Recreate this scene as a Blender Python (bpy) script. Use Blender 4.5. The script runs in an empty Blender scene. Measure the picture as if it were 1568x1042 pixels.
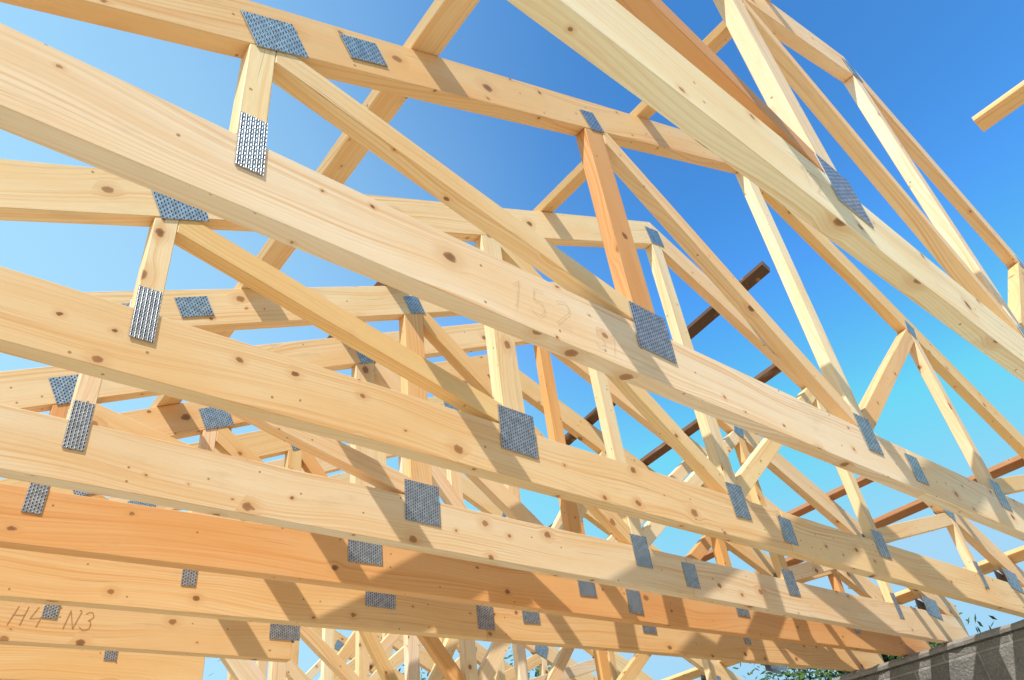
import bpy, bmesh, math, random
from mathutils import Vector, Matrix
random.seed(7)
scene = bpy.context.scene
ZC = 1.7   # camera height; all truss coordinates are relative to it
col = scene.collection

# ------------------------------------------------------------------ helpers
def new_mat(name):
    m = bpy.data.materials.new(name); m.use_nodes = True
    nt = m.node_tree; nt.nodes.clear()
    out = nt.nodes.new('ShaderNodeOutputMaterial')
    b = nt.nodes.new('ShaderNodeBsdfPrincipled')
    nt.links.new(b.outputs[0], out.inputs[0])
    return m, nt, b
class NB:
    def __init__(s, nt): s.nt = nt
    def _in(s, node, i, v):
        if v is None: return
        if isinstance(v, bpy.types.NodeSocket): s.nt.links.new(v, node.inputs[i])
        else: node.inputs[i].default_value = v
    def math(s, op, a, b=None, c=None, clamp=False):
        n = s.nt.nodes.new('ShaderNodeMath'); n.operation = op; n.use_clamp = clamp
        s._in(n,0,a); s._in(n,1,b); s._in(n,2,c); return n.outputs[0]
    def comb(s, x, y, z=0.0):
        n = s.nt.nodes.new('ShaderNodeCombineXYZ'); s._in(n,0,x); s._in(n,1,y); s._in(n,2,z); return n.outputs[0]
    def sep(s, v):
        n = s.nt.nodes.new('ShaderNodeSeparateXYZ'); s._in(n,0,v); return n.outputs
    def noise(s, v, scale=1.0, detail=3.0, rough=0.5, dist=0.0):
        n = s.nt.nodes.new('ShaderNodeTexNoise'); s._in(n,'Vector',v)
        n.inputs['Scale'].default_value = scale; n.inputs['Detail'].default_value = detail
        n.inputs['Roughness'].default_value = rough; n.inputs['Distortion'].default_value = dist
        return n.outputs['Fac']
    def mix(s, f, a, b, mode='MIX'):
        n = s.nt.nodes.new('ShaderNodeMix'); n.data_type='RGBA'; n.blend_type = mode
        s._in(n,0,f); s._in(n,6,a); s._in(n,7,b); return n.outputs[2]
    def smooth(s, v, lo, hi, a=0.0, b=1.0):
        n = s.nt.nodes.new('ShaderNodeMapRange'); n.interpolation_type='SMOOTHSTEP'
        s._in(n,0,v); s._in(n,1,lo); s._in(n,2,hi); s._in(n,3,a); s._in(n,4,b); return n.outputs[0]
    def vec(s, op, a, b=None):
        n = s.nt.nodes.new('ShaderNodeVectorMath'); n.operation=op; s._in(n,0,a); s._in(n,1,b)
        return n.outputs['Value'] if op in('LENGTH','DISTANCE','DOT_PRODUCT') else n.outputs[0]
    def bump(s, h, strength, dist):
        n = s.nt.nodes.new('ShaderNodeBump'); n.inputs['Strength'].default_value=strength
        n.inputs['Distance'].default_value=dist; s._in(n,'Height',h); return n.outputs[0]

# ------------------------------------------------------------------ wood
def make_wood(name, knot_keep=0.55, weather=0.0):
    m, nt, b = new_mat(name); N = NB(nt)
    uv = nt.nodes.new('ShaderNodeUVMap').outputs[0]
    oi = nt.nodes.new('ShaderNodeObjectInfo')
    rnd = oi.outputs['Random']; tint = oi.outputs['Color']
    u, v, _ = N.sep(uv)
    su = N.math('MULTIPLY', rnd, 97.0); sv = N.math('MULTIPLY', rnd, 41.0)
    U = N.math('ADD', u, su); V = N.math('ADD', v, sv)
    # knots
    KS = 8.5
    P = N.comb(N.math('MULTIPLY', U, KS*0.8), N.math('MULTIPLY', V, KS))
    vo = nt.nodes.new('ShaderNodeTexVoronoi'); vo.voronoi_dimensions='2D'; vo.feature='F1'
    vo.inputs['Scale'].default_value = 1.0; nt.links.new(P, vo.inputs['Vector'])
    wob = N.noise(N.comb(N.math('MULTIPLY',U,70.0),N.math('MULTIPLY',V,70.0)),1.0,1.0)
    d = N.math('ADD', vo.outputs['Distance'], N.math('MULTIPLY', N.math('SUBTRACT', wob, 0.5), 0.08))
    cr, cg, cb = N.sep(vo.outputs['Color'])
    keep = N.math('GREATER_THAN', cr, knot_keep)
    rad = N.math('MULTIPLY_ADD', N.math('MULTIPLY',cg,cg), 0.110, 0.024)
    dn = N.math('DIVIDE', d, rad)
    knot = N.math('MULTIPLY', N.smooth(dn, 0.80, 1.12, 1.0, 0.0), keep)
    core = N.math('MULTIPLY', N.smooth(dn, 0.35, 1.0, 1.0, 0.35), knot)
    core = N.math('MULTIPLY', core, N.math('MULTIPLY_ADD', cb, 0.8, 0.15))
    halo = N.math('MULTIPLY', N.smooth(dn, 0.9, 3.8, 1.0, 0.0), keep)
    dl = N.sep(N.vec('SUBTRACT', P, vo.outputs['Position']))[1]
    dv = N.math('MULTIPLY', N.math('MULTIPLY', dl, halo), -0.75/KS)
    # pin knots
    vp = nt.nodes.new('ShaderNodeTexVoronoi'); vp.voronoi_dimensions='2D'; vp.feature='F1'
    vp.inputs['Scale'].default_value = 14.0; nt.links.new(N.comb(U,V), vp.inputs['Vector'])
    pr = N.sep(vp.outputs['Color'])[0]
    pin = N.math('MULTIPLY', N.smooth(vp.outputs['Distance'], 0.035, 0.065, 1.0, 0.0), N.math('GREATER_THAN', pr, 0.87))
    # grain
    wav = N.noise(N.comb(N.math('MULTIPLY',U,1.3), N.math('MULTIPLY',V,3.0)), 1.0, 1.0)
    G = N.math('ADD', N.math('ADD', V, dv), N.math('MULTIPLY', wav, 0.13))
    rings = N.noise(N.comb(N.math('MULTIPLY',U,0.55), N.math('MULTIPLY',G,75.0)), 1.0, 1.0, 0.6)
    slow = N.noise(N.comb(N.math('MULTIPLY',U,0.8),N.math('MULTIPLY',G,13.0)),1.0,1.0)
    ph = N.math('ADD', N.math('MULTIPLY', G, 480.0), N.math('MULTIPLY', slow, 30.0))
    lines = N.math('POWER', N.math('MULTIPLY_ADD', N.math('SINE', ph), 0.5, 0.5), 4.0)
    fib = N.noise(N.comb(N.math('MULTIPLY',U,14.0), N.math('MULTIPLY',G,700.0)), 1.0, 1.0, 0.6)
    big = N.noise(N.comb(N.math('MULTIPLY',U,1.7), N.math('MULTIPLY',V,7.0), 3.0), 1.0, 2.0)
    r2 = N.smooth(rings, 0.44, 0.66)
    strength = N.smooth(slow, 0.35, 0.62, 0.12, 1.0)
    g = N.math('MULTIPLY', N.math('ADD', N.math('MULTIPLY', r2, 0.55), N.math('MULTIPLY', lines, 0.50)), strength, None, True)
    late = N.mix(1.0, tint, (0.86,0.63,0.42,1), 'MULTIPLY')
    c = N.mix(g, tint, late)
    c = N.mix(N.smooth(big,0.35,0.75,0.0,0.55), c, N.mix(1.0, tint, (0.93,0.73,0.48,1),'MULTIPLY'))
    c = N.mix(N.math('MULTIPLY', N.smooth(fib,0.5,0.8), 0.20), c, (0.50,0.28,0.12,1))
    chk = N.noise(N.comb(N.math('MULTIPLY',U,2.6), N.math('MULTIPLY',G,230.0), 5.0), 1.0, 0.0)
    c = N.mix(N.smooth(chk,0.82,0.88,0.0,0.55), c, (0.20,0.10,0.05,1))
    c = N.mix(N.math('MULTIPLY', halo, 0.36), c, (0.66,0.33,0.12,1))
    c = N.mix(N.math('MULTIPLY', pin, 0.70), c, (0.22,0.09,0.035,1))
    c = N.mix(N.math('MULTIPLY', knot, 0.76), c, (0.38,0.16,0.055,1))
    c = N.mix(N.math('MULTIPLY', core, 0.62), c, (0.06,0.025,0.01,1))
    sc = N.noise(N.comb(N.math('MULTIPLY',U,4.0), N.math('MULTIPLY',V,13.0), 11.0), 1.0, 4.0, 0.65)
    c = N.mix(N.smooth(sc, 0.56, 0.78, 0.0, 0.25+weather), c, (0.40,0.31,0.21,1))
    nt.links.new(c, b.inputs['Base Color'])
    nt.links.new(N.math('MULTIPLY_ADD', r2, -0.12, 0.62), b.inputs['Roughness'])
    b.inputs['Specular IOR Level'].default_value = 0.3
    hb = N.noise(N.comb(N.math('MULTIPLY',U,14.0), N.math('MULTIPLY',V,600.0)), 1.0, 1.0, 0.6)
    nt.links.new(N.bump(hb, 0.35, 0.0010), b.inputs['Normal'])
    return m
WOOD = make_wood('pine_timber')
WOOD_CLEAR = make_wood('pine_timber_clear', 0.68)
WOOD_OLD = make_wood('weathered_timber', 0.6, 0.35)

# ------------------------------------------------------------------ galvanised nail plate
m, nt, b = new_mat('galvanised_nail_plate'); N = NB(nt); PLATE = m
uv = nt.nodes.new('ShaderNodeUVMap').outputs[0]
u, v, _ = N.sep(uv)
px_, py_ = 0.0090, 0.0120
colf = N.math('DIVIDE', u, px_)
row_shift = N.math('MULTIPLY', N.math('MODULO', N.math('FLOOR', colf), 2.0), 0.5)
rowf = N.math('ADD', N.math('DIVIDE', v, py_), row_shift)
fx = N.math('ABSOLUTE', N.math('SUBTRACT', N.math('FRACT', colf), 0.5))
fy = N.math('ABSOLUTE', N.math('SUBTRACT', N.math('FRACT', rowf), 0.5))
slot = N.math('MULTIPLY', N.smooth(fx,0.15,0.27,1.0,0.0), N.smooth(fy,0.22,0.36,1.0,0.0))
lip = N.math('MULTIPLY', N.smooth(fx,0.24,0.34,1.0,0.0), N.smooth(fy,0.36,0.46,1.0,0.0))
spang = N.noise(N.comb(N.math('MULTIPLY',u,50.0), N.math('MULTIPLY',v,50.0)),1.0,3.0)
base = N.mix(N.smooth(spang,0.3,0.7), (0.38,0.40,0.43,1), (0.60,0.62,0.65,1))
base = N.mix(slot, base, (0.035,0.03,0.028,1))
nt.links.new(base, b.inputs['Base Color'])
nt.links.new(N.math('SUBTRACT', 0.92, N.math('MULTIPLY', slot, 0.92)), b.inputs['Metallic'])
b.inputs['Roughness'].default_value = 0.36
nt.links.new(N.bump(N.math('SUBTRACT', lip, N.math('MULTIPLY', slot, 2.0)), 0.6, 0.0010), b.inputs['Normal'])

m, nt, b = new_mat('pencil_mark'); PENCIL = m
b.inputs['Base Color'].default_value=(0.60,0.48,0.35,1); b.inputs['Roughness'].default_value=0.7
m, nt, b = new_mat('red_marker'); MARKER = m
b.inputs['Base Color'].default_value=(0.48,0.22,0.10,1); b.inputs['Roughness'].default_value=0.7

# ------------------------------------------------------------------ geometry
def clip(poly, a, bb, c):
    out = []
    n = len(poly)
    for i in range(n):
        p, q = poly[i], poly[(i+1) % n]
        dp = a*p[0]+bb*p[1]-c; dq = a*q[0]+bb*q[1]-c
        if dp <= 0: out.append(p)
        if (dp < 0 < dq) or (dq < 0 < dp):
            t = dp/(dp-dq); out.append((p[0]+t*(q[0]-p[0]), p[1]+t*(q[1]-p[1])))
    return out

def prism(name, poly, O, e1, e2, e3, thick, along, mat, tint, parent=None, bev=0.0018, bow=0.0, segs=1):
    cl = []
    for p in poly:
        if not cl or (abs(p[0]-cl[-1][0])+abs(p[1]-cl[-1][1])) > 1e-4: cl.append(p)
    if (abs(cl[0][0]-cl[-1][0])+abs(cl[0][1]-cl[-1][1])) < 1e-4: cl.pop()
    poly = cl
    O, e1, e2, e3 = Vector(O), Vector(e1), Vector(e2), Vector(e3)
    bm = bmesh.new()
    A = [bm.verts.new(O+e1*p[0]+e2*p[1]) for p in poly]
    B = [bm.verts.new(O+e1*p[0]+e2*p[1]+e3*thick) for p in poly]
    n = len(poly)
    bm.faces.new(A); bm.faces.new(B[::-1])
    for i in range(n): bm.faces.new((A[i], B[i], B[(i+1)%n], A[(i+1)%n]))
    bmesh.ops.recalc_face_normals(bm, faces=bm.faces[:])
    if bev > 0:
        bmesh.ops.bevel(bm, geom=bm.edges[:], offset=bev, segments=1, affect='EDGES', clamp_overlap=True)
    t = (e1*along[0]+e2*along[1]).normalized()
    nn = t.cross(e3).normalized()
    if segs > 1:
        ds = [v.co.dot(t) for v in bm.verts]; d0, d1 = min(ds), max(ds)
        for k in range(1, segs):
            dd = d0+(d1-d0)*k/segs
            bmesh.ops.bisect_plane(bm, geom=bm.verts[:]+bm.edges[:]+bm.faces[:], plane_co=t*dd, plane_no=t)
        pa, pb = random.uniform(0,6), random.uniform(0,6)
        for v in bm.verts:
            s = (v.co.dot(t)-d0)/(d1-d0)
            w = math.sin(math.pi*s)
            v.co += nn*bow*0.7*w*math.sin(5*s+pa) + e3*bow*0.15*w*math.sin(4*s+pb)
    uvl = bm.loops.layers.uv.new('UVMap')
    for f in bm.faces:
        no = f.normal
        ay, an, at = abs(no.dot(e3)), abs(no.dot(nn)), abs(no.dot(t))
        for l in f.loops:
            c = l.vert.co
            if at > ay and at > an: l[uvl].uv = (c.dot(nn)*0.25+5.0, c.dot(e3)+2.0)
            elif ay >= an: l[uvl].uv = (c.dot(t), c.dot(nn)+(0.9 if no.dot(e3)>0 else 0))
            else: l[uvl].uv = (c.dot(t)+3.0, c.dot(e3)+(1.7 if no.dot(nn)>0 else 2.9))
    me = bpy.data.meshes.new(name); bm.to_mesh(me); bm.free()
    ob = bpy.data.objects.new(name, me); col.objects.link(ob)
    me.materials.append(mat); ob.color = (*tint, 1.0)
    if parent: ob.parent = parent
    return ob

EX, EY, EZ = (1,0,0), (0,1,0), (0,0,1)
XC, SL, PEAK, TH = 2.46, 0.48, 2.605, 0.078
ZB0, ZB1 = 1.0, 1.175
END = 2.99
T = 0.045
WHITE=(0.91,0.77,0.57); PALE=(0.90,0.72,0.48); STRAW=(0.88,0.66,0.39); HONEY=(0.84,0.57,0.29); ORANGE=(0.79,0.44,0.18); RED=(0.66,0.36,0.17)
def vary(c, a=0.05):
    k = 1+random.uniform(-a,a); return (min(c[0]*k,0.93), min(c[1]*k*(1+random.uniform(-a,a)*0.6),0.86), c[2]*k*(1+random.uniform(-a,a)))

def plates_mesh(name, specs, parent):
    bm = bmesh.new(); uvl = bm.loops.layers.uv.new('UVMap')
    for (cx, cz, w, h, ang, side) in specs:
        ang += random.uniform(-0.03,0.03); cx += random.uniform(-0.004,0.004); cz += random.uniform(-0.004,0.004)
        ca, sa = math.cos(ang), math.sin(ang)
        ya, yb = (-0.0038, -0.0012) if side < 0 else (T+0.0012, T+0.0038)
        def pt(a, bb, y): return Vector((cx+ca*a-sa*bb, y, ZC+cz+sa*a+ca*bb))
        c4 = [(-w/2,-h/2),(w/2,-h/2),(w/2,h/2),(-w/2,h/2)]
        lo = [bm.verts.new(pt(a,bb,ya)) for a,bb in c4]; hi = [bm.verts.new(pt(a,bb,yb)) for a,bb in c4]
        f0 = bm.faces.new(lo); f1 = bm.faces.new(hi[::-1]); fs=[f0,f1]
        for i in range(4): fs.append(bm.faces.new((lo[i],hi[i],hi[(i+1)%4],lo[(i+1)%4])))
        off = (random.randint(0,50)*0.018, random.randint(0,50)*0.0120)
        for k, f in enumerate(fs):
            if k < 2:
                seq = c4 if k == 0 else c4[::-1]
                for l,(a,bb) in zip(f.loops, seq): l[uvl].uv = (a+w/2+18+off[0], bb+h/2+12+off[1])
            else:
                for l in f.loops: l[uvl].uv = (18.0, 12.0)
    bmesh.ops.recalc_face_normals(bm, faces=bm.faces[:])
    me = bpy.data.meshes.new(name); bm.to_mesh(me); bm.free(); me.materials.append(PLATE)
    ob = bpy.data.objects.new(name, me); col.objects.link(ob); ob.parent = parent
    return ob

def ztop_lo(x): return PEAK-TH-SL*abs(x-XC)

def truss(y0, k, bt, tt, wt, posts=None, splice=2.75, tsplice=0.515, drop=None, ptints=None, dtints=None):
    e = bpy.data.objects.new('roof_truss', None); col.objects.link(e)
    e.location = (0, y0, 0); e.rotation_euler = (0,0,math.atan(k)); e.empty_display_size = 0.2
    def mem(name, poly, along, mat, tint, **kw):
        j = random.uniform(-0.0008, 0.0008)
        return prism(name, poly, (0,j,ZC), EX, EZ, EY, T, along, mat, tint, e, **kw)
    dz = 0.0 if drop is None else drop
    mem('bottom_chord_a', [(XC-END,ZB0),(splice-0.001,ZB0),(splice-0.001,ZB1),(XC-END,ZB1)], (1,0), WOOD, vary(bt), bow=0.004, segs=10)
    mem('bottom_chord_b', [(splice+0.001,ZB0-dz),(XC+END,ZB0-dz),(XC+END,ZB1-dz),(splice+0.001,ZB1-dz)], (1,0), WOOD, vary(bt), bow=0.003, segs=8)
    def zb(x): return ZB1-(dz if x > splice else 0.0)
    for s, nm in ((-1,'top_chord_left'),(1,'top_chord_right')):
        def P(dx, up): return (XC+s*dx, PEAK+(TH if up else -TH)-SL*dx)
        poly = [P(0.0008,True), P(END+0.3,True), P(END+0.3,False), P(0.0008,False)]
        poly = clip(poly, 0,-1,-(ZB1+0.0008)); poly = clip(poly, s,0, s*XC+END)
        mem(nm, poly, (s,-SL), WOOD, vary(tt), bow=0.003, segs=6)
    if posts is None: posts = [(XC-2.18,0.055),(XC-1.095,0.09),(XC,0.075),(XC+1.09,0.06),(XC+2.16,0.055)]
    for i,(x,w) in enumerate(posts):
        poly = [(x-w/2,zb(x)+0.0008),(x+w/2,zb(x)+0.0008),(x+w/2,3),(x-w/2,3)]
        for s in (-1,1): poly = clip(poly, s*SL,1, PEAK-TH-0.0008+s*SL*XC)
        mem('post_%d'%(i+1), poly, (0,1), WOOD_CLEAR, vary(ptints[i] if ptints else random.choice(wt),0.06))
    spec = []
    n = len(posts); mid = min(range(n), key=lambda i: abs(posts[i][0]-XC))
    for i in range(mid): spec.append((posts[i], posts[i+1], 1))
    for i in range(mid, n-1): spec.append((posts[i+1], posts[i], -1))
    for j,(po, pi, s) in enumerate(spec):
        xo = po[0]+s*po[1]/2; xi = pi[0]-s*pi[1]/2
        P = Vector((xo, ztop_lo(xo)-0.012)); Q = Vector((xi, zb(xi)+0.035))
        dvec = (Q-P).normalized(); nv = Vector((-dvec.y, dvec.x)); hw = random.choice((0.034,0.036,0.042))
        a = P-dvec*0.3; bq = Q+dvec*0.3
        poly = [tuple(a+nv*hw), tuple(bq+nv*hw), tuple(bq-nv*hw), tuple(a-nv*hw)]
        poly = clip(poly, -s,0, -s*(xo+s*0.0008)); poly = clip(poly, s,0, s*(xi-s*0.0008))
        poly = clip(poly, 0,-1, -(zb(xi)+0.0008))
        for q in (-1,1): poly = clip(poly, q*SL,1, PEAK-TH-0.0008+q*SL*XC)
        mem('diagonal_web_%d'%(j+1), poly, tuple(dvec), WOOD_CLEAR, vary(dtints[j] if dtints else random.choice(wt),0.06), bow=0.003, segs=4)
    an = math.atan(SL)
    sp = []
    for side in (-1,1):
        for i,(x,w) in enumerate(posts):
            s = -1 if x < XC-0.01 else 1
            dd = zb(x)-ZB1
            if i == mid:
                sp.append((x,1.155+dd,0.10,0.14,0,side)); sp.append((x,PEAK-0.03,0.10,0.10,0.2,side))
            elif abs(i-mid) == 1:
                sp.append((x,1.160+dd,0.14 if i<mid else 0.10,0.15 if i<mid else 0.13,0,side))
                sp.append((x,PEAK-SL*abs(x-XC)-0.035,0.075,0.085,-s*an,side))
            else:
                sp.append((x,1.165+dd,0.052,0.145,0,side))
                sp.append((x+0.02*(-s),PEAK-SL*abs(x-XC)-0.02,0.125,0.10,-s*an,side))
        if dz == 0: sp.append((splice,1.09,0.09,0.11,0,side))
        sp.append((tsplice,PEAK-SL*abs(tsplice-XC),0.11,0.075,an,side))
        sp.append((XC+2.62,1.20,0.17,0.12,-0.12,side))
    plates_mesh('nail_plates', sp, e)
    return e

WT = [PALE, STRAW, HONEY, WHITE, STRAW]
WO = [HONEY, ORANGE, STRAW, PALE]
P5 = [(0.88,0.055),(1.67,0.075),(XC,0.075),(3.25,0.07),(4.05,0.055)]
P6 = [(0.53,0.055),(1.46,0.075),(XC,0.075),(3.40,0.07),(4.35,0.055)]
truss(-0.29,0.02, PALE, STRAW, WT)
t0 = truss(0.315,0.030, WHITE, STRAW, WT, ptints=[PALE,WHITE,WHITE,PALE,PALE], dtints=[RED,STRAW,HONEY,STRAW])
t1 = truss(0.910,0.015, WHITE, HONEY, WT, ptints=[PALE,RED,WHITE,PALE,PALE], dtints=[STRAW,STRAW,HONEY,STRAW])
truss(1.478,0.012, STRAW, STRAW, WT, ptints=[PALE,PALE,WHITE,PALE,PALE], dtints=[HONEY,STRAW,STRAW,STRAW])
truss(2.015,0.004, PALE, STRAW, WT, ptints=[PALE,HONEY,PALE,HONEY,PALE])
truss(2.455,-0.03, ORANGE, STRAW, WO)
truss(2.900,-0.05, HONEY, HONEY, WO, P5, 2.2, 1.2)
t6 = truss(3.350,-0.03, HONEY, HONEY, WO, P6, 1.5, 1.0, drop=0.3)
truss(3.830,-0.01, HONEY, STRAW, WT, P5, 1.30, 1.3, drop=0.3)
for i, y in enumerate((4.33,4.85,5.38,5.93,6.5)):
    truss(y, random.uniform(-0.02,0.02), random.choice((HONEY,STRAW)), random.choice((STRAW,HONEY)), WT, [None,P6,P5][i%3], 2.0+0.3*i%1.1, 0.8+0.2*(i%3))

# handwriting on the chord faces (thin graphite / marker ribbons)
def writing(name, parent, strokes, x0, z0, h, wd, mat, slant=0.0):
    bm = bmesh.new(); rr = random.Random(len(strokes))
    for st in strokes:
        pts = [Vector((x0+(a+slant*c+rr.uniform(-.03,.03))*h, 0, ZC+z0+(c+rr.uniform(-.03,.03))*h)) for a,c in st]
        for p,q in zip(pts, pts[1:]):
            d = (q-p).normalized(); nn = Vector((-d.z,0,d.x))*wd/2; p2 = p-d*wd*0.4; q2 = q+d*wd*0.4
            bm.faces.new([bm.verts.new(v+Vector((0,-0.0016,0))) for v in (p2-nn,q2-nn,q2+nn,p2+nn)])
    me = bpy.data.meshes.new(name); bm.to_mesh(me); bm.free(); me.materials.append(mat)
    o = bpy.data.objects.new(name, me); col.objects.link(o); o.parent = parent
def arc(cx, cy, r, a0, a1, n=9, ry=None):
    ry = r if ry is None else ry
    return [(cx+r*math.cos(math.radians(a0+(a1-a0)*i/n)), cy+ry*math.sin(math.radians(a0+(a1-a0)*i/n))) for i in range(n+1)]
D1 = [[(0.0,0.75),(0.22,1.0),(0.12,0.0)]]
D4 = [[(0.15,1.0),(0.0,0.4),(0.55,0.45)],[(0.5,0.9),(0.4,0.0)]]
D5 = [[(0.5,1.0),(0.12,0.98),(0.08,0.55)]+arc(0.22,0.3,0.28,100,-140)]
D2 = [arc(0.28,0.72,0.26,160,-40)+[(0.0,0.0),(0.6,0.05)]]
def sh(S, dx): return [[(a+dx,c) for a,c in s] for s in S]
writing('pencil_number', t1, D1+sh(D5,0.65)+sh(D2,1.6), 0.88,1.045,0.080,0.0012,PENCIL,0.15)
writing('pencil_number_2', t1, D5+sh(D1,0.9), 1.13,1.03,0.060,0.0012,PENCIL,0.15)
writing('pencil_number', t0, D1+sh(D2,0.5), 1.15,1.04,0.07,0.0012,PENCIL,0.1)
H = [[(0,0),(0.1,1)],[(0.55,0),(0.6,1)],[(0.05,0.5),(0.58,0.55)]]
Nn = [[(0,0),(0.05,1),(0.5,0),(0.6,1)]]
D3 = [arc(0.22,0.75,0.24,150,-80)+arc(0.22,0.27,0.28,80,-150)]
writing('marker_label', t6, H+sh(D4,0.9)+sh(Nn,2.6)+sh(D3,3.4), 0.40,1.060,0.070,0.0026,MARKER,0.2)

# ------------------------------------------------------------------ longitudinal battens lying on the top chords
def batten(name, x, y0, y1, w, th, tint, mat, right=False, xe=None, lift=0.0):
    s = 1 if right else -1
    z = PEAK+TH-SL*abs(x-XC)+0.002+lift
    e1 = Vector((1,0,-s*SL)).normalized(); e3 = Vector((s*SL,0,1)).normalized()
    xe = x if xe is None else xe
    ze = PEAK+TH-SL*abs(xe-XC)+0.002+lift
    O = Vector((x,y0,ZC+z)); D = (Vector((xe,y1,ZC+ze))-O); L = D.length; D.normalize()
    return prism(name, [(-w/2,0),(w/2,0),(w/2,L),(-w/2,L)], O, e1, D, e3, th, (0,1), mat, tint, None, bow=0.006, segs=6)
batten('roof_batten', 0.70,-1.2,3.1,0.10,0.03,STRAW,WOOD)
batten('roof_batten', 1.71,-1.2,2.3,0.085,0.03,HONEY,WOOD)
batten('weathered_batten', 1.27,1.92,2.75,0.085,0.04,(0.16,0.09,0.05),WOOD_OLD)
batten('weathered_batten', 2.99,1.27,3.9,0.06,0.04,(0.10,0.06,0.04),WOOD_OLD,True,3.22)
batten('weathered_batten', 3.47,1.62,4.6,0.05,0.04,(0.16,0.085,0.05),WOOD_OLD,True,3.66)
batten('roof_batten', 4.34,1.70,4.2,0.05,0.035,(0.40,0.20,0.10),WOOD_OLD,True)
batten('roof_batten', 4.65,0.8,3.6,0.06,0.035,(0.42,0.21,0.10),WOOD_OLD,True)
batten('roof_batten', 3.03,-1.2,0.20,0.07,0.04,HONEY,WOOD,True)
batten('roof_batten', 5.25,0.6,6.6,0.09,0.03,HONEY,WOOD,True)

# ------------------------------------------------------------------ block wall under the right-hand bearings
m, nt, b = new_mat('concrete_blocks'); N = NB(nt); BLOCK = m
tc = nt.nodes.new('ShaderNodeTexCoord').outputs['Object']
x,y,z = N.sep(tc)
br = nt.nodes.new('ShaderNodeTexBrick'); nt.links.new(N.comb(N.math('ADD',x,y), z), br.inputs['Vector'])
br.inputs['Scale'].default_value=1.0; br.inputs['Brick Width'].default_value=0.4; br.inputs['Row Height'].default_value=0.2
br.inputs['Mortar Size'].default_value=0.009; br.inputs['Mortar Smooth'].default_value=0.3; br.inputs['Bias'].default_value=0.0
br.inputs['Color1'].default_value=(0.22,0.215,0.205,1); br.inputs['Color2'].default_value=(0.16,0.158,0.155,1); br.inputs['Mortar'].default_value=(0.29,0.28,0.265,1)
n1 = N.noise(tc, 9.0, 6.0, 0.7); n2 = N.noise(tc, 70.0, 3.0)
c = N.mix(N.smooth(n1,0.4,0.65,0.0,0.5), br.outputs['Color'], (0.10,0.098,0.095,1))
c = N.mix(N.smooth(n2,0.5,0.75,0.0,0.5), c, (0.32,0.31,0.29,1))
nt.links.new(c, b.inputs['Base Color']); b.inputs['Roughness'].default_value=0.92
h = N.math('ADD', N.math('MULTIPLY', br.outputs['Fac'], -1.0), N.math('ADD', N.math('MULTIPLY', n1, 1.5), n2))
nt.links.new(N.bump(h, 0.9, 0.012), b.inputs['Normal'])
m, nt, b = new_mat('mortar_bed'); N = NB(nt); MORTAR = m
tc = nt.nodes.new('ShaderNodeTexCoord').outputs['Object']
n1 = N.noise(tc, 30.0, 6.0, 0.7)
nt.links.new(N.mix(n1,(0.18,0.17,0.16,1),(0.34,0.32,0.30,1)), b.inputs['Base Color']); b.inputs['Roughness'].default_value=0.95
nt.links.new(N.bump(n1,0.9,0.01), b.inputs['Normal'])
def boxmesh(name, lo, hi, mat, parent=None, bev=0.006):
    bm = bmesh.new(); bmesh.ops.create_cube(bm, size=1)
    for v in bm.verts:
        v.co = Vector([ (lo[i]+hi[i])/2 + v.co[i]*(hi[i]-lo[i]) for i in range(3)])
    bmesh.ops.bevel(bm, geom=bm.edges[:], offset=bev, segments=2, affect='EDGES')
    me = bpy.data.meshes.new(name); bm.to_mesh(me); bm.free(); me.materials.append(mat)
    ob = bpy.data.objects.new(name, me); col.objects.link(ob)
    if parent: ob.parent = parent
    return ob
wall = bpy.data.objects.new('block_wall', None); col.objects.link(wall)
boxmesh('masonry', (5.10,-3.0,0.0), (5.40,8.0,ZC+0.955), BLOCK, wall, 0.01)
rw = random.Random(4)
bm = bmesh.new()   # rough mortar levelling bed with an uneven front edge
rows = []
for i in range(221):
    y = -3+i*0.05
    xo = 5.075+rw.uniform(-0.008,0.012); zt = ZC+0.993+rw.uniform(-0.004,0.003)
    rows.append([bm.verts.new(v) for v in ((xo+0.006,y,ZC+0.957),(xo,y,ZC+0.975),(xo+0.012,y,zt),(5.39,y,zt-0.001),(5.395,y,ZC+0.957))])
for a,c_ in zip(rows,rows[1:]):
    for j in range(4): bm.faces.new((a[j],a[j+1],c_[j+1],c_[j]))
    bm.faces.new((a[4],a[0],c_[0],c_[4]))
bm.faces.new(rows[0]); bm.faces.new(rows[-1][::-1])
bmesh.ops.recalc_face_normals(bm, faces=bm.faces[:])
me = bpy.data.meshes.new('mortar_bed'); bm.to_mesh(me); bm.free(); me.materials.append(MORTAR)
o = bpy.data.objects.new('mortar_bed', me); col.objects.link(o); o.parent = wall
bb_ = bpy.data.objects.new('bearing_beam', None); col.objects.link(bb_)
prism('beam', [(-0.50,0),(-0.36,0),(-0.36,10),(-0.50,10)], (0,-2,ZC+0.80), EX, EY, EZ, 0.198, (0,1), WOOD, HONEY, bb_)
for i in range(5):
    prism('prop_%d'%(i+1), [(-0.49,0),(-0.37,0),(-0.37,0.12),(-0.49,0.12)], (0,-1.8+2.4*i,0.0), EX, EY, EZ, ZC+0.80, (0,1), WOOD, STRAW, bb_)

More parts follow.
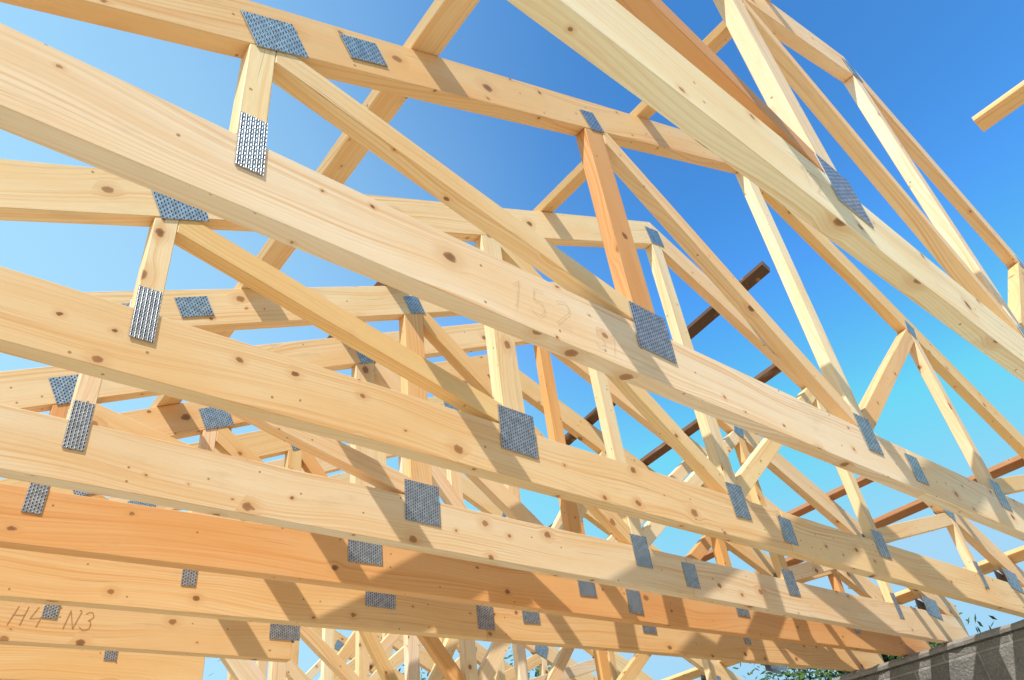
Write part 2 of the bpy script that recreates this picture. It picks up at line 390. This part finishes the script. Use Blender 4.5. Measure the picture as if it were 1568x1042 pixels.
# ------------------------------------------------------------------ ground and slab
m, nt, b = new_mat('dry_ground'); N = NB(nt)
tc = nt.nodes.new('ShaderNodeTexCoord').outputs['Object']
n1 = N.noise(tc, 0.25, 6.0, 0.6); n2 = N.noise(tc, 6.0, 5.0, 0.7)
c = N.mix(N.smooth(n1,0.5,0.7), (0.48,0.39,0.28,1), (0.12,0.15,0.06,1)); c = N.mix(N.smooth(n2,0.4,0.7,0,0.5), c, (0.36,0.30,0.22,1))
nt.links.new(c, b.inputs['Base Color']); b.inputs['Roughness'].default_value=0.95
nt.links.new(N.bump(n2,0.6,0.03), b.inputs['Normal'])
bm = bmesh.new(); bmesh.ops.create_grid(bm, x_segments=40, y_segments=40, size=600)
me = bpy.data.meshes.new('ground'); bm.to_mesh(me); bm.free(); me.materials.append(m)
g = bpy.data.objects.new('ground', me); col.objects.link(g); g.location.z = -0.12
m, nt, b = new_mat('concrete_slab'); N = NB(nt)
tc = nt.nodes.new('ShaderNodeTexCoord').outputs['Object']
n1 = N.noise(tc, 1.2, 6.0, 0.65); n2 = N.noise(tc, 40.0, 4.0, 0.6)
c = N.mix(n1, (0.54,0.48,0.38,1), (0.64,0.57,0.46,1)); c = N.mix(N.smooth(n2,0.5,0.8,0,0.4), c, (0.38,0.34,0.28,1))
nt.links.new(c, b.inputs['Base Color']); b.inputs['Roughness'].default_value=0.9
nt.links.new(N.bump(n2,0.4,0.004), b.inputs['Normal'])
boxmesh('floor_slab', (-0.8,-3.2,-0.2), (5.6,8.2,-0.001), m, None, 0.01)

# ------------------------------------------------------------------ trees
m, nt, b = new_mat('leaves'); N = NB(nt); LEAF = m
oi = nt.nodes.new('ShaderNodeTexCoord').outputs['Object']
n1 = N.noise(oi, 1.3, 3.0)
n2 = N.noise(oi, 9.0, 2.0)
c = N.mix(N.smooth(n1,0.35,0.65), (0.03,0.065,0.014,1), (0.07,0.12,0.025,1)); c = N.mix(N.smooth(n2,0.4,0.7,0,0.6), c, (0.11,0.16,0.035,1))
nt.links.new(c, b.inputs['Base Color']); b.inputs['Roughness'].default_value=0.7
b.inputs['Specular IOR Level'].default_value=0.2
m, nt, b = new_mat('bark'); N = NB(nt); BARK = m
oi = nt.nodes.new('ShaderNodeTexCoord').outputs['Object']
n1 = N.noise(oi, 12.0, 5.0, 0.7)
nt.links.new(N.mix(n1,(0.07,0.05,0.035,1),(0.2,0.15,0.11,1)), b.inputs['Base Color']); b.inputs['Roughness'].default_value=0.95
def tube(bm, p, q, r0, r1, n=7):
    d = (q-p).normalized(); a = d.orthogonal().normalized(); c = d.cross(a)
    A = [bm.verts.new(p+(a*math.cos(t)+c*math.sin(t))*r0) for t in [2*math.pi*i/n for i in range(n)]]
    B = [bm.verts.new(q+(a*math.cos(t)+c*math.sin(t))*r1) for t in [2*math.pi*i/n for i in range(n)]]
    for i in range(n): bm.faces.new((A[i],A[(i+1)%n],B[(i+1)%n],B[i]))
def tree(x, y, H, R, seed):
    rr = random.Random(seed)
    e = bpy.data.objects.new('leafy_tree', None); col.objects.link(e); e.location = (x,y,-0.15)
    bm = bmesh.new(); pts = []
    p = Vector((0,0,0)); r = 0.035*H*0.6
    for i in range(6):
        q = p+Vector((rr.uniform(-.15,.15),rr.uniform(-.15,.15),H*0.145)); tube(bm,p,q,r,r*0.8); p=q; r*=0.8
        if i >= 1:
            for j in range(4):
                a = rr.uniform(0,6.28); L = R*rr.uniform(0.5,0.95)*(1-abs(i-3)*0.1)
                m1 = p+Vector((math.cos(a)*L*0.5,math.sin(a)*L*0.5,L*0.3)); m2 = p+Vector((math.cos(a)*L,math.sin(a)*L,L*rr.uniform(0.3,0.7)))
                tube(bm,p,m1,r*0.55,r*0.3,5); tube(bm,m1,m2,r*0.3,r*0.1,5); pts += [m1,m2,(m1+m2)/2]
    pts += [p+Vector((rr.uniform(-.8,.8),rr.uniform(-.8,.8),rr.uniform(-.3,H*0.12))) for _ in range(5)]
    me = bpy.data.meshes.new('trunk'); bm.to_mesh(me); bm.free(); me.materials.append(BARK)
    o = bpy.data.objects.new('trunk', me); col.objects.link(o); o.parent = e
    bm = bmesh.new()
    for c in pts:
        for k in range(3):
            cc = c+Vector((rr.gauss(0,.5),rr.gauss(0,.5),rr.gauss(0,.4))); s = rr.uniform(.25,.6)
            for l in range(70):
                o_ = cc+Vector((rr.gauss(0,s),rr.gauss(0,s),rr.gauss(0,s*.75)))
                a = Vector((rr.gauss(0,1),rr.gauss(0,1),rr.gauss(0,1))).normalized(); bq = a.orthogonal().normalized()
                L = rr.uniform(.06,.12); W = L*.5
                bm.faces.new([bm.verts.new(o_+v) for v in (-a*L, bq*W, a*L, -bq*W)])
    me = bpy.data.meshes.new('crown'); bm.to_mesh(me); bm.free(); me.materials.append(LEAF)
    o = bpy.data.objects.new('crown', me); col.objects.link(o); o.parent = e
def tree_dir(wx, wy, wz, dist, R, seed):
    k = dist/math.hypot(wx,wy); tree(wx*k, wy*k, (ZC+wz*k)*1.0, R, seed)
tree_dir(247,1355,380,17,2.4,1)
tree_dir(711,1017,270,19,2.6,2)
tree_dir(560,1100,240,22,2.6,5)
tree_dir(1167,606,275,20,2.2,3)
tree_dir(1190,520,200,24,2.6,4)

# ------------------------------------------------------------------ light
to_sun = Vector((-0.57,-0.32,0.76)).normalized()
el = math.asin(to_sun.z); az = math.atan2(to_sun.x, to_sun.y)
w = bpy.data.worlds.new('World'); scene.world = w; w.use_nodes = True
nt = w.node_tree; bg = nt.nodes['Background']; N = NB(nt)
sky = nt.nodes.new('ShaderNodeTexSky'); sky.sky_type='NISHITA'; sky.sun_disc=False
sky.sun_elevation = el; sky.sun_rotation = az
sky.air_density=1.0; sky.dust_density=1.8; sky.ozone_density=2.0; sky.altitude=100
gm = nt.nodes.new('ShaderNodeGamma'); gm.inputs[1].default_value=2.1
nt.links.new(sky.outputs[0], gm.inputs[0])
c = N.mix(1.0, gm.outputs[0], (0.72,1.12,0.84,1), 'MULTIPLY')
c = N.mix(1.0, c, (2.6,4.6,6.2,1), 'DARKEN')
# pale gradient painted into the sky: brightens its left side and adds fill light
dirn = nt.nodes.new('ShaderNodeTexCoord').outputs['Generated']
dt = N.vec('DOT_PRODUCT', dirn, (-0.62,0.78,0.0))
glow_n = N.noise(dirn, 1.6, 3.0, 0.5)
f = N.smooth(N.math('ADD', dt, N.math('MULTIPLY', N.math('SUBTRACT', glow_n, 0.5), 0.25)), -0.20, 0.75, 0.0, 0.85)
c = N.mix(f, c, (3.2,5.5,6.8,1))
nt.links.new(c, bg.inputs[0]); bg.inputs[1].default_value = 0.15
sd = bpy.data.lights.new('sun','SUN'); sd.energy=5.0; sd.angle=math.radians(0.5); sd.color=(1.0,0.94,0.84)
so = bpy.data.objects.new('sun', sd); col.objects.link(so); so.rotation_euler = to_sun.to_track_quat('Z','Y').to_euler()
so.location = (-10,-6,15)

# ------------------------------------------------------------------ camera
cd = bpy.data.cameras.new('camera'); cam = bpy.data.objects.new('camera', cd); col.objects.link(cam)
cd.sensor_width=36; cd.lens=1168/1568*36; cd.clip_start=0.02; cd.clip_end=3000
right = Vector((0.7812,-0.6137,-0.1146)).normalized()
back = -Vector((0.5477,0.5856,0.5976)).normalized()
up = back.cross(right).normalized(); right = up.cross(back).normalized()
M = Matrix((right,up,back)).transposed().to_4x4(); M.translation = Vector((0,0,ZC))
cam.matrix_world = M
scene.camera = cam
scene.view_settings.view_transform='Standard'; scene.view_settings.look='None'; scene.view_settings.exposure=0
